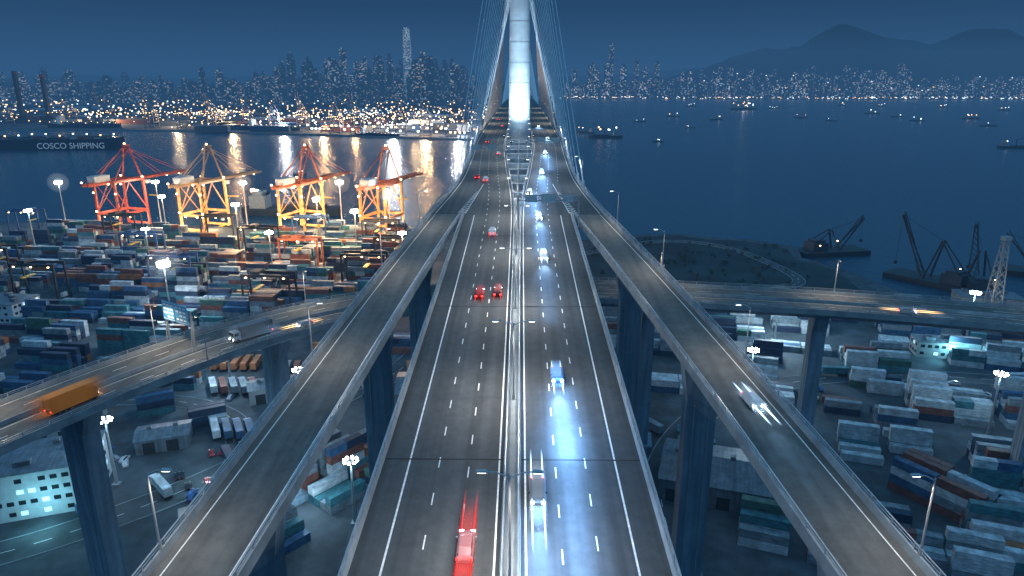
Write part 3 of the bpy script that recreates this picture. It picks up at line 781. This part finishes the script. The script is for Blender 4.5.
# ------------------------------------------------------------------ cranes
def sts(x, y, rz, paint, name='ship_to_shore_crane', boomup=0, legs=None, sc=1):
    mb = MB(); W2, G = 12, 15; H = 42; LG = 6 if legs else 0
    for sx_ in (-1, 1):
        for sy in (-1, 1):
            mb.beam((sx_ * W2, sy * G, 2), (sx_ * W2 * .92, sy * G, H), 1.7, 1.7, LG)
            for k in (-3, -1, 1, 3): mb.cyl((sx_ * W2 + k * .9, sy * G - .5, .7), (sx_ * W2 + k * .9, sy * G + .5, .7), .6, n=8, mi=1)
        mb.beam((sx_ * W2, -G, 15), (sx_ * W2, G, 15), 1.4, 2.0, LG)
        mb.beam((sx_ * W2 * .92, -G, H), (sx_ * W2 * .92, G, H), 1.3, 1.6, 0)
        mb.beam((sx_ * W2, -G, 16), (sx_ * W2 * .92, 0, H - 1), .7, .7, LG); mb.beam((sx_ * W2, G, 16), (sx_ * W2 * .92, 0, H - 1), .7, .7, LG)
        mb.beam((sx_ * W2 * .9, G, H), (sx_ * 3, G - 2, H + 27), 1.1, 1.1, 0)
        mb.beam((sx_ * W2 * .9, -G, H), (sx_ * 3, G - 3, H + 26), .8, .8, 0)
        mb.beam((sx_ * 3, -G - 18, H - .5), (sx_ * 3, G + 3, H - .5), 1.1, 2.2, 0)
        bl = 58; bz = math.sin(boomup) * bl; by = math.cos(boomup) * bl
        mb.beam((sx_ * 3, G + 3, H - .5), (sx_ * 3, G + 3 + by, H - .5 + bz), 1.0, 1.9, 0)
        mb.beam((sx_ * 3, G - 2, H + 26), (sx_ * 3, G + 3 + by * .5, H + bz * .5), .3, .3, 0)
        mb.beam((sx_ * 3, G - 2, H + 26), (sx_ * 3, G + 3 + by * .95, H + bz * .95), .3, .3, 0)
        mb.beam((sx_ * 3, G - 2, H + 26), (sx_ * 3, -G - 16, H), .35, .35, 0)
        for k in range(9):
            t0 = -G - 18 + k * 5.6
            mb.beam((sx_ * 3, t0, H + .8), (sx_ * 3, t0, H + 2.0), .12, .12, 1)
    for sy in (-1, 1):
        mb.beam((-W2, sy * G, 2.6), (W2, sy * G, 2.6), 1.4, 1.8, LG); mb.beam((-W2, sy * G, 15), (W2, sy * G, 15), 1.3, 1.8, LG); mb.beam((-W2 * .92, sy * G, H), (W2 * .92, sy * G, H), 1.3, 1.8, 0)
    mb.beam((-W2, -G, 16), (W2 * .9, -G, H), .5, .5, LG); mb.beam((W2, -G, 16), (-W2 * .9, -G, H), .5, .5, LG)
    mb.beam((-3, G - 2, H + 27), (3, G - 2, H + 27), 1.2, 1.2, 0)
    mb.box(0, G - 2, H + 28.5, 5, 4, 1.2, 0)
    mb.box(0, -G - 4, H + 3.6, 8, 15, 5, 2); mb.box(0, -G - 4, H + 6.3, 6, 11, .5, 2)
    for k in range(6): mb.beam((-3, G + 6 + k * 10, H - .5), (3, G + 6 + k * 10, H - .5), .5, .7, 0) if boomup == 0 else None
    mb.box(2, G + 14, H - 4.5, 3, 3.5, 3, 2); mb.box(2, G + 15.8, H - 4.5, 2.6, .1, 2, 3)
    mb.box(0, G + 22, H - 2.2, 5, 4, 1.2, 1)
    for s in (-1, 1):
        for s2 in (-1, 1): mb.cyl((s * 1.8, G + 22 + s2, H - 2.6), (s * 1.8, G + 22 + s2, H - 18), .08, n=4, mi=1)
    mb.box(0, G + 22, H - 18.3, 12, 2.4, .6, 4)
    for k in range(7): mb.beam((W2 + 1.6, -G - 2, 3 + k * 5.4), (W2 + 1.6, -G + 2, 3 + (k + 1) * 5.4), .5, .3, 1)
    for a, b_, c in ((-W2, -G, 17), (W2, -G, 17), (-W2, G, H + 2), (W2, G, H + 2), (-3, -G - 17, H + 2), (3, 0, H - 3), (-3, 0, H - 3), (0, G + 10, H - 2), (0, G + 40, H - 2), (-W2, -G, 33), (W2, -G, 33), (0, G - 2, H + 30), (-6, -G, 14), (6, -G, 14), (0, -G, 41), (6, -G, 41), (0, G + 25, H - 2), (0, G + 55, H - 2)):
        mb.box(a, b_ - 1.1, c, 1.3, .6, 1.0, 5)
    o = mb.obj(name, [paint, M['dark'], M['white'], M['glass'], M['yellow'], M['lampwarm'], legs or paint], loc=(x, y, 4), rz=rz)
    o.scale = (sc, sc, sc)
    return o
for x, y, c, lg in ((-328, 556, 'red', 'red'), (-258, 551, 'creamgrey', 'legs'), (-176, 545, 'redo', 'legs'), (-110, 540, 'redo', 'orange')):
    sts(x, y, -.30, M[c], legs=M[lg], sc=.95)
    for dx, dy, z, p in ((0, -28, 28, 7e3), (4, 0, 10, 3.2e4), (-10, -18, 9, 2.0e4)):
        light('POINT', 'crane_worklight', (x + dx, y + dy, z), p, (1, .66, .33), .8)
FC = mat('far_crane_paint', (.15, .16, .2), .6)
for x, y in ((-440, 1672), (-385, 1650), (-330, 1630), (-275, 1608), (-215, 1588), (-155, 1565), (-95, 1543), (-640, 1815), (-820, 1870), (-1000, 1890), (-560, 1800), (-1250, 1930), (-1450, 1960), (-720, 1838), (-1130, 1910), (-910, 1880)):
    sts(x, y, math.pi + R.uniform(-.2, .2), FC, boomup=R.choice((0, 1.1, 1.1)))
def rtg(x, y, rz, paint):
    mb = MB(); W2, G, H = 12.5, 5, 21
    for a in (-1, 1):
        for b_ in (-1, 1):
            mb.beam((a * W2, b_ * G, 1.5), (a * W2, b_ * G * .8, H), .9, .9, 0); mb.cyl((a * W2 - .4, b_ * G, .8), (a * W2 + .4, b_ * G, .8), .8, n=10, mi=1)
        mb.beam((a * W2, -G, 1.9), (a * W2, G, 1.9), .8, .9, 0); mb.beam((a * W2, -G, 2.5), (a * W2, G * .8, H * .6), .3, .3, 0)
        mb.box(a * W2, 0, 3.6, 1.4, 3.6, 2.2, 2)
    for b_ in (-1, 1): mb.beam((-W2 - .6, b_ * G * .8, H), (W2 + .6, b_ * G * .8, H), .9, 1.4, 0)
    tx = R.uniform(-7, 7)
    mb.box(tx, 0, H + 1.3, 4.5, 6.5, 1.4, 0); mb.box(tx + 1.4, -2, H - 2.0, 1.8, 1.8, 2.1, 2)
    for s in (-1, 1): mb.cyl((tx + s, 0, H), (tx + s, 0, H - 7), .07, n=4, mi=1)
    mb.box(tx, 0, H - 7.2, 2.4, 9, .5, 3)
    for a in (-10, 0, 10): mb.box(a, -G * .8 - .6, H - .9, .9, .3, .4, 4)
    mb.obj('yard_gantry_crane', [paint, M['dark'], M['white'], M['yellow'], M['lampwarm']], loc=(x, y, 4), rz=rz)
for x, y, c in ((-385, 522, 'bluep'), (-300, 505, 'dark'), (-225, 502, 'dark'), (-155, 498, 'bluep'), (-100, 484, 'dark'), (-250, 440, 'bluep'), (-140, 425, 'redo'), (-80, 430, 'dark'), (-320, 400, 'dark'), (-130, 340, 'dark'), (-200, 380, 'bluep'), (-90, 385, 'dark'), (-265, 360, 'dark'), (-180, 460, 'dark')):
    rtg(x, y, -.07, M[c])

HALO = {}
def mast(x, y, h, power, col=(.9, .96, 1), big=1.0, glow=0.0):
    mb = MB(); mb.cyl((0, 0, 0), (0, 0, h), .55, .22, 10, 0); mb.box(0, 0, .5, 2, 2, 1, 0)
    mb.cyl((0, 0, h - .4), (0, 0, h - .1), 1.8, 1.8, 12, 0)
    for k in range(8):
        a = k * math.pi / 4; mb.box(math.cos(a) * 1.9, math.sin(a) * 1.9, h, 1.1 * big, .5 * big, .9 * big, 1, a + math.pi / 2)
    o = mb.obj('floodlight_mast', [M['steel'], M['flood']], loc=(x, y, 4))
    light('POINT', 'mast_light', (x, y, 4 + h - 1.5), power, col, 1.2)
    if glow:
        # self-glowing spheres added to imitate bloom around the lamp head
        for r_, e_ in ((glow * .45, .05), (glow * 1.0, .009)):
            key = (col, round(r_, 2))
            if key not in HALO: HALO[key] = halo_mat('lamp_halo', col, e_ * 8 / glow)
            mb = MB(); mb.sphere((0, 0, h), r_); mb.obj('lamp_halo', [HALO[key]], o, smooth=True)
WM = (1, .60, .26)
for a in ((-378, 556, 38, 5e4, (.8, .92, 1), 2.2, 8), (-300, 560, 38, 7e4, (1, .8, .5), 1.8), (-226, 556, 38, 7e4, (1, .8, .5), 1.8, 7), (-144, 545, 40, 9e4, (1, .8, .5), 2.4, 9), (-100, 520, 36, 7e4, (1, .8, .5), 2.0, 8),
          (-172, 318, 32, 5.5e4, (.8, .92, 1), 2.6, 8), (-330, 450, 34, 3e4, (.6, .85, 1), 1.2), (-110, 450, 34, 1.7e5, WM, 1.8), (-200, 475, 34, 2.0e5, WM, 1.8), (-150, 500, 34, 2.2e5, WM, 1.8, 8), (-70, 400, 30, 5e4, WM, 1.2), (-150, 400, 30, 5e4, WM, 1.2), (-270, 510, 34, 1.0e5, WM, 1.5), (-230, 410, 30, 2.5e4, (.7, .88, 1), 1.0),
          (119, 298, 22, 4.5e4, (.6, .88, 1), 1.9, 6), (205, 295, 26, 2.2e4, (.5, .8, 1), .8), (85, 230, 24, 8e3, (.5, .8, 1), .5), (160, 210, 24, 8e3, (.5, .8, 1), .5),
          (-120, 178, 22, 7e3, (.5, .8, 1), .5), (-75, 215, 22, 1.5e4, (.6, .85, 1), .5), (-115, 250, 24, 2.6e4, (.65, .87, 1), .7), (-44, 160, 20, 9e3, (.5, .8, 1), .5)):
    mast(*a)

# ------------------------------------------------------------------ buildings
def shed(x, y, w_, d, h, rz, wall, pitched=True, win=True, name='warehouse'):
    e = empty(name, (x, y, 4), rz)
    mb = MB(); mb.box(0, 0, h / 2, w_, d, h, 0); mb.obj('walls', [wall], e)
    mb = MB()
    if pitched:
        r = h + d * .12
        mb.add([(-w_ / 2 - .4, -d / 2 - .4, h), (w_ / 2 + .4, -d / 2 - .4, h), (w_ / 2 + .4, 0, r), (-w_ / 2 - .4, 0, r), (w_ / 2 + .4, d / 2 + .4, h), (-w_ / 2 - .4, d / 2 + .4, h)], [(0, 1, 2, 3), (3, 2, 4, 5), (0, 3, 5), (1, 4, 2)])
        for k in range(int(w_ / 3)):
            a = -w_ / 2 + k * 3; mb.beam((a, -d / 2 - .4, h + .05), (a, 0, r + .05), .12, .1); mb.beam((a, 0, r + .05), (a, d / 2 + .4, h + .05), .12, .1)
        for k in range(int(w_ / 8)): mb.box(-w_ / 2 + 4 + k * 8, 0, r + .5, 1.4, 1.4, 1.0)
    else:
        mb.box(0, 0, h + .15, w_ + .6, d + .6, .3)
        for k in range(5): mb.box(R.uniform(-.4, .4) * w_, R.uniform(-.35, .35) * d, h + 1, R.uniform(1.5, 3.5), R.uniform(1.5, 3), 1.4)
    mb.obj('roof', [M['roof']], e)
    mb = MB()
    for k in range(int(w_ / 7)): mb.box(-w_ / 2 + 4 + k * 7, -d / 2 - .04, 2, 3.6, .12, 4, 0)
    if not win: mb.obj('doors', [M['dark']], e)
    if win:
        mb = MB(); k = -w_ / 2 + 2
        while k < w_ / 2 - 2:
            zz = 2.0
            while zz < h - 1.2:
                if R.random() < .85:
                    mb.box(k, -d / 2 - .02, zz, 1.7, .08, 1.3, 0 if R.random() < .2 else 1); mb.box(k, d / 2 + .02, zz, 1.7, .08, 1.3, 1)
                zz += 3.3
            k += 2.8
        k = -d / 2 + 2
        while k < d / 2 - 1.5:
            zz = 2.0
            while zz < h - 1.2:
                for s in (-1, 1): mb.box(s * (w_ / 2 + .02), k, zz, .08, 1.7, 1.3, 0 if R.random() < .2 else 1)
                zz += 3.3
            k += 2.8
        mb.obj('windows', [M['winglow'], M['glass']], e)
    return e
shed(-136, 172, 28, 20, 14, .35, M['white'], False, name='office_building')
shed(-118, 203, 16, 11, 5, .35, M['roof'], True, False, name='warehouse')
shed(-268, 330, 34, 18, 10, -.1, M['white'], False, name='office_building')
shed(-160, 212, 26, 20, 9, .3, M['concrete'], True, False, name='warehouse')
shed(186, 286, 18, 10, 7, -.2, M['concrete'], False, name='office_building')
shed(60, 180, 32, 24, 7, -.3, M['roof'], True, False, name='warehouse')
shed(-92, 240, 22, 10, 6, .4, M['concrete'], True, False, name='warehouse')
shed(-40, 240, 12, 20, 6, .1, M['roof'], True, False, name='warehouse')
shed(-80, 157, 18, 12, 6, .5, M['roof'], True, False, name='warehouse')
shed(250, 350, 30, 14, 8, -.2, M['concrete'], False, False, name='warehouse')
light('POINT', 'yard_lamp', (-128, 156, 10), 3600, (.3, .85, 1), .5)
light('POINT', 'yard_lamp', (188, 277, 12), 8000, (.3, .85, 1), .5)
light('POINT', 'yard_lamp', (-92, 178, 14), 7000, (.45, .8, 1), .5)
light('POINT', 'yard_lamp', (-58, 165, 12), 4000, (.6, .85, 1), .5)

def groad(pts, wd, z=4.05):
    T = [(i, p[0]) for i, p in enumerate(pts)]; U = [(i, p[1]) for i, p in enumerate(pts)]
    rs = []; t = 0
    while t < len(pts) - 1.001:
        x, y = interp(T, t), interp(U, t); x2, y2 = interp(T, t + .01), interp(U, t + .01); l = math.hypot(x2 - x, y2 - y) or 1
        rs.append((x, y, (y2 - y) / l, -(x2 - x) / l)); t += .08
    mb = MB()
    mb.loft([[(x + u * nx, y + u * ny, z + h) for u, h in ((-wd / 2 - .3, -.1), (-wd / 2 - .3, .14), (-wd / 2, .14), (-wd / 2, 0), (wd / 2, 0), (wd / 2, .14), (wd / 2 + .3, .14), (wd / 2 + .3, -.1))] for x, y, nx, ny in rs], [1, 1, 1, 0, 1, 1, 1, 1], closed=False)
    for i in range(0, len(rs) - 1, 2):
        mb.loft([[(x + u * nx, y + u * ny, z + .02) for u in (-.1, .1)] for x, y, nx, ny in rs[i:i + 2]], 2, closed=False)
    mb.obj('road', [M['asphalt3'], M['concrete'], M['paint']])
groad([(-170, 130), (-125, 152), (-88, 190), (-70, 235), (-50, 265), (-40, 320), (-34, 420)], 11)
groad([(-190, 225), (-140, 236), (-104, 222), (-88, 190)], 8, 4.09)
groad([(40, 130), (46, 190), (80, 238), (140, 262), (215, 255), (300, 235)], 10)
groad([(44, 470), (70, 490), (110, 512), (145, 500), (165, 460), (170, 400), (120, 385), (60, 380), (38, 340)], 7, 4.1)

for x, y, r, a, b_ in [(-128 + i * 4.2, 268, .1, 'yellow', 5) for i in range(5)] + [(-104 + i * 4, 210, .5, 'white', R.choice((0, 1, 7, 2))) for i in range(4)] + [(-120 + i * 4, 245, .5, 'white', R.choice((0, 1, 7, 4))) for i in range(5)] + [(-100 + i * 4, 262, .2, 'bluep', R.choice((0, 1, 7, 4))) for i in range(5)] + [(-75, 200, .7, 'red', 4), (-105, 175, .8, 'white', 0), (-118, 160, .8, 'bluep', 2), (-60, 245, .3, 'white', 1), (-45, 262, .2, 'yellow', 5), (90, 248, 1.2, 'white', 0), (130, 262, 1.5, 'bluep', 3), (46, 215, .6, 'white', 1), (200, 256, 1.6, 'white', 0), (-92, 192, .6, 'dark', 7), (-72, 222, .3, 'dark', 1)]:
    truck(x, y, 4.12, r, M[a], CONT[b_], 12, 'container_truck', False)
for i in range(56):
    x, y = R.choice(((-100, 245), (-130, 195), (-95, 175), (110, 245), (170, 250), (-150, 195), (-78, 225), (-75, 205), (-90, 198)))
    car(x + R.uniform(-12, 12), y + R.uniform(-8, 8), 4.1, R.choice((0, .5, 1.2)), P_[R.choice(list(P_))], False)

mb = MB()
for i in range(120):
    x = R.uniform(50, 190); y = R.uniform(385, 520)
    if y > 500 and x > 130: continue
    r0 = R.uniform(1.0, 2.6)
    mb.cyl((x, y, 4), (x, y, 4 + r0 * .7), .2, .1, 5, 1)
    for k in range(36):
        a = R.uniform(0, 6.28); e = R.uniform(0, 1.5); rr = r0 * R.uniform(.5, 1.1)
        c = Vector((x + math.cos(a) * math.cos(e) * rr, y + math.sin(a) * math.cos(e) * rr, 4 + r0 * .5 + math.sin(e) * rr * .8))
        u = Vector((R.gauss(0, 1), R.gauss(0, 1), R.gauss(0, 1))).normalized() * R.uniform(.3, .6); v = u.cross(Vector((R.gauss(0, 1), R.gauss(0, 1), R.gauss(0, 1)))).normalized() * .4
        mb.add([c - u, c + v, c + u, c - v], [(0, 1, 2, 3)], 0 if k % 3 else 2)
mb.obj('shrubs', [mat('foliage', (.02, .04, .03), .8), M['dark'], mat('foliage_light', (.035, .06, .04), .8)])

# ------------------------------------------------------------------ ships and boats
def hull(mb, L, B, H, mi=0, mi2=1, z0=0):
    rs = []
    for t, wv, rise in ((-.5, .7, .12), (-.46, .92, .05), (-.3, 1, 0), (.25, 1, 0), (.38, .8, .04), (.46, .42, .16), (.5, .04, .26)):
        b_ = B / 2 * wv
        rs.append([(t * L, -b_ * .8, z0 - .5), (t * L, b_ * .8, z0 - .5), (t * L, b_, z0 + H * (1 + rise)), (t * L, -b_, z0 + H * (1 + rise))])
    mb.loft(rs, [0 + mi, mi, mi2, mi])
HP = mat('ship_hull_paint', (.012, .03, .06), .5)
def big_ship(x, y, rz, fill, sc=1.0):
    e = empty('container_ship', (x, y, 0), rz); e.scale = (sc, sc, sc)
    mb = MB(); hull(mb, 290, 34, 19, 0, 1); mb.obj('hull', [HP, M['dark']], e)
    mb = MB(); mb.box(-95, 0, 34, 14, 30, 30, 0); mb.box(-95, 0, 50, 8, 38, 3, 0); mb.cyl((-110, 0, 19), (-110, 0, 50), 3.5, 3, 12, 1)
    for k in range(8): mb.box(-95, -15.05, 24 + k * 3, 12, .1, .5, 2)
    mb.cyl((-95, 0, 51), (-95, 0, 64), .4, .2, 6, 1)
    mb.obj('superstructure', [M['white'], M['red'], M['winglow']], e)
    mb = MB()
    for i in range(15):
        for j in range(11):
            for k in range(R.choice(fill)):
                mb.box(-74 + i * 13.4, -13.5 + j * 2.7, 21.5 + k * 2.65, 12.2, 2.5, 2.6, R.choices(range(8), WL)[0])
    mb.obj('deck_containers', CONT, e)
    mb = MB()
    for i in range(12): mb.box(-130 + i * 24, -16, 24 + R.uniform(0, 8), 2, 2, 2, R.choice((0, 1)))
    mb.obj('deck_lamps', [M['farwarm'], M['farwhite']], e)
    return e
e = big_ship(-890, 1290, .10, (0, 1, 1, 2))
cu = bpy.data.curves.new('hull_lettering', 'FONT'); cu.body = 'COSCO SHIPPING'; cu.size = 15; cu.extrude = .05; cu.align_x = 'CENTER'
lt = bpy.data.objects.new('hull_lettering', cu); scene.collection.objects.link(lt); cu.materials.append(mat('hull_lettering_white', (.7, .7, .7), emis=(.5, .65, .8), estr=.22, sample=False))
lt.parent = e; lt.location = (55, -17.8, 3.5); lt.rotation_euler = (math.radians(84), 0, 0)
big_ship(-640, 1790, -.33, (1, 2, 3), .6); big_ship(-1180, 1885, -.05, (1, 2, 3), .7); big_ship(-330, 1608, -.37, (1, 2), .4)
HB = mat('boat_hull', (.03, .045, .06), .5)
WB = mat('boat_cabin', (.25, .3, .33), .6)
def boat(x, y, L, rz, bright=0, crane=False, name='cargo_boat'):
    mb = MB(); hull(mb, L, L * .22, L * .07, 0, 1)
    mb.box(-L * .33, 0, L * .13, L * .16, L * .16, L * .13, 2); mb.box(-L * .33, 0, L * .21, L * .1, L * .12, L * .05, 2); mb.box(-L * .245, 0, L * .21, .1, L * .1, L * .03, 3)
    mb.cyl((-L * .3, 0, L * .2), (-L * .3, 0, L * .36), L * .006, n=5, mi=1)
    mb.box(L * .1, 0, L * .085, L * .45, L * .14, L * .03, 1)
    if crane:
        mb.beam((0, 0, L * .07), (0, 0, L * .3), L * .02, mi=1); mb.beam((0, 0, L * .26), (L * .4, 0, L * .42), L * .012, mi=1)
    for k in range(2 + int(bright * 5)):
        s = L * .016 + (1.5 if bright else .9); mb.box(R.uniform(-.4, .35) * L, 0, L * R.uniform(.14, .3), s, s, s, 4 if R.random() < .3 else 5)
    o = mb.obj(name, [HB, M['dark'], WB, M['glass'], M['farwarm'], M['farwhite']], loc=(x, y, 0), rz=rz)
    if bright >= 1: light('POINT', 'deck_light', (0, 0, L * .3), 2.5e4 * bright, (.8, .92, 1), 2, parent=o)
for p, yy, L, br, cr_ in ((585, 133, 50, 0, 1), (605, 138, 80, .6, 1), (640, 122, 40, 0, 0), (658, 142, 24, 0, 0), (673, 117, 50, .3, 1), (716, 120, 50, 0, 0), (743, 110, 120, 2, 0), (772, 109, 50, .5, 0), (800, 118, 45, 0, 1), (870, 114, 60, .3, 1), (895, 117, 50, 0, 0), (830, 121, 35, 0, 0), (690, 107, 60, .3, 0), (880, 107, 60, .4, 0), (1000, 111, 60, .3, 0),
                          (915, 121, 45, .2, 1), (968, 119, 55, .5, 1), (985, 126, 45, 0, 1), (1012, 148, 60, 0, 1), (940, 108, 60, .4, 0), (840, 106, 70, .4, 0), (690, 128, 28, 0, 0), (205, 152, 22, 0, 0), (300, 175, 18, 0, 0), (560, 118, 50, .5, 0)):
    v = (yy - 288) / 683; t = (.3 + v) / (1 - .3 * v); Y = 120 / t; D = .9578 * Y + 34.5
    boat((p - 521) / 683 * D, Y, L, R.uniform(-.5, .5) + (math.pi if R.random() < .5 else 0), br, cr_)
boat(-215, 640, 95, -.05, 1, True)
def derrick(x, y, rz, tall, name='crane_barge', col='dark'):
    mb = MB(); mb.box(0, 0, 1.5, 52, 20, 4, 0); mb.box(-12, 0, 6.5, 12, 12, 6, 1); mb.box(-12, 0, 10.4, 8, 9, 2, 1)
    for s in (-1, 1):
        mb.beam((4, s * 5, 3.5), (-2, s * 1.5, tall * .7), .9, .9, 2); mb.beam((-16, s * 5, 9), (-2, s * 1.5, tall * .7), .6, .6, 2)
        mb.beam((6, s * 3, 4), (24, s * .6, tall), .7, .7, 2); mb.beam((8, s * 3, 6), (23, s * .6, tall + 2), .4, .4, 2)
    for k in range(10):
        a = k / 10; c = (k + 1) / 10
        mb.beam((6 + 18 * a, -3 + 2.4 * a, 4 + (tall - 4) * a), (6 + 18 * c, 3 - 2.4 * c, 4 + (tall - 4) * c), .3, .3, 2)
    mb.beam((-2, 0, tall * .7), (24, 0, tall), .2, .2, 2); mb.cyl((24, 0, tall), (24, 0, 10), .12, n=4, mi=2)
    mb.box(24, 0, 9, 1.5, 1.5, 2, 3)
    for k in range(2): mb.box(R.uniform(-20, 10), -6, 8 + k * 3, .6, .6, .6, 4)
    mb.obj(name, [M['dark'], HB, M[col], M['dark'], M['lampwarm']], loc=(x, y, 0), rz=rz)
derrick(258, 412, 2.2, 40); derrick(275, 398, 1.2, 36); derrick(228, 490, .2, 26); derrick(340, 430, 2.6, 26)
mb = MB()
for s in ((-1, -1), (1, -1), (1, 1), (-1, 1)): mb.beam((s[0] * 3.2, s[1] * 3.2, 0), (s[0] * 1.1, s[1] * 1.1, 40), .45, .45, 0)
for k in range(8):
    z0 = k * 5; z1 = z0 + 5; a = 3.2 - 2.1 * z0 / 40; c = 3.2 - 2.1 * z1 / 40
    for (p, q) in (((-1, -1), (1, -1)), ((1, -1), (1, 1)), ((1, 1), (-1, 1)), ((-1, 1), (-1, -1))):
        mb.beam((p[0] * a, p[1] * a, z0), (q[0] * c, q[1] * c, z1), .25, .25, 0); mb.beam((q[0] * a, q[1] * a, z0), (p[0] * c, p[1] * c, z1), .25, .25, 0)
mb.box(0, 0, 41, 3.6, 3.6, 2, 0)
mb.obj('lattice_tower', [M['concrete']], loc=(246, 340, 4)); light('POINT', 'tower_lamp', (241, 330, 20), 2500, (1, .75, .5), .6)
for x, y, h in ((-1385, 2050, 140), (-1500, 2100, 150)):
    mb = MB(); mb.cyl((0, 0, 0), (0, 0, h), 8, 6.5, 16, 0); mb.cyl((0, 0, h - 6), (0, 0, h - 4), 7.2, 7.2, 16, 1); mb.box(0, 0, 12, 40, 30, 24, 0)
    mb.obj('chimney', [M['dark'], M['red']], loc=(x, y, 4))
print('objects', len(bpy.data.objects), 'lights', len(bpy.data.lights))
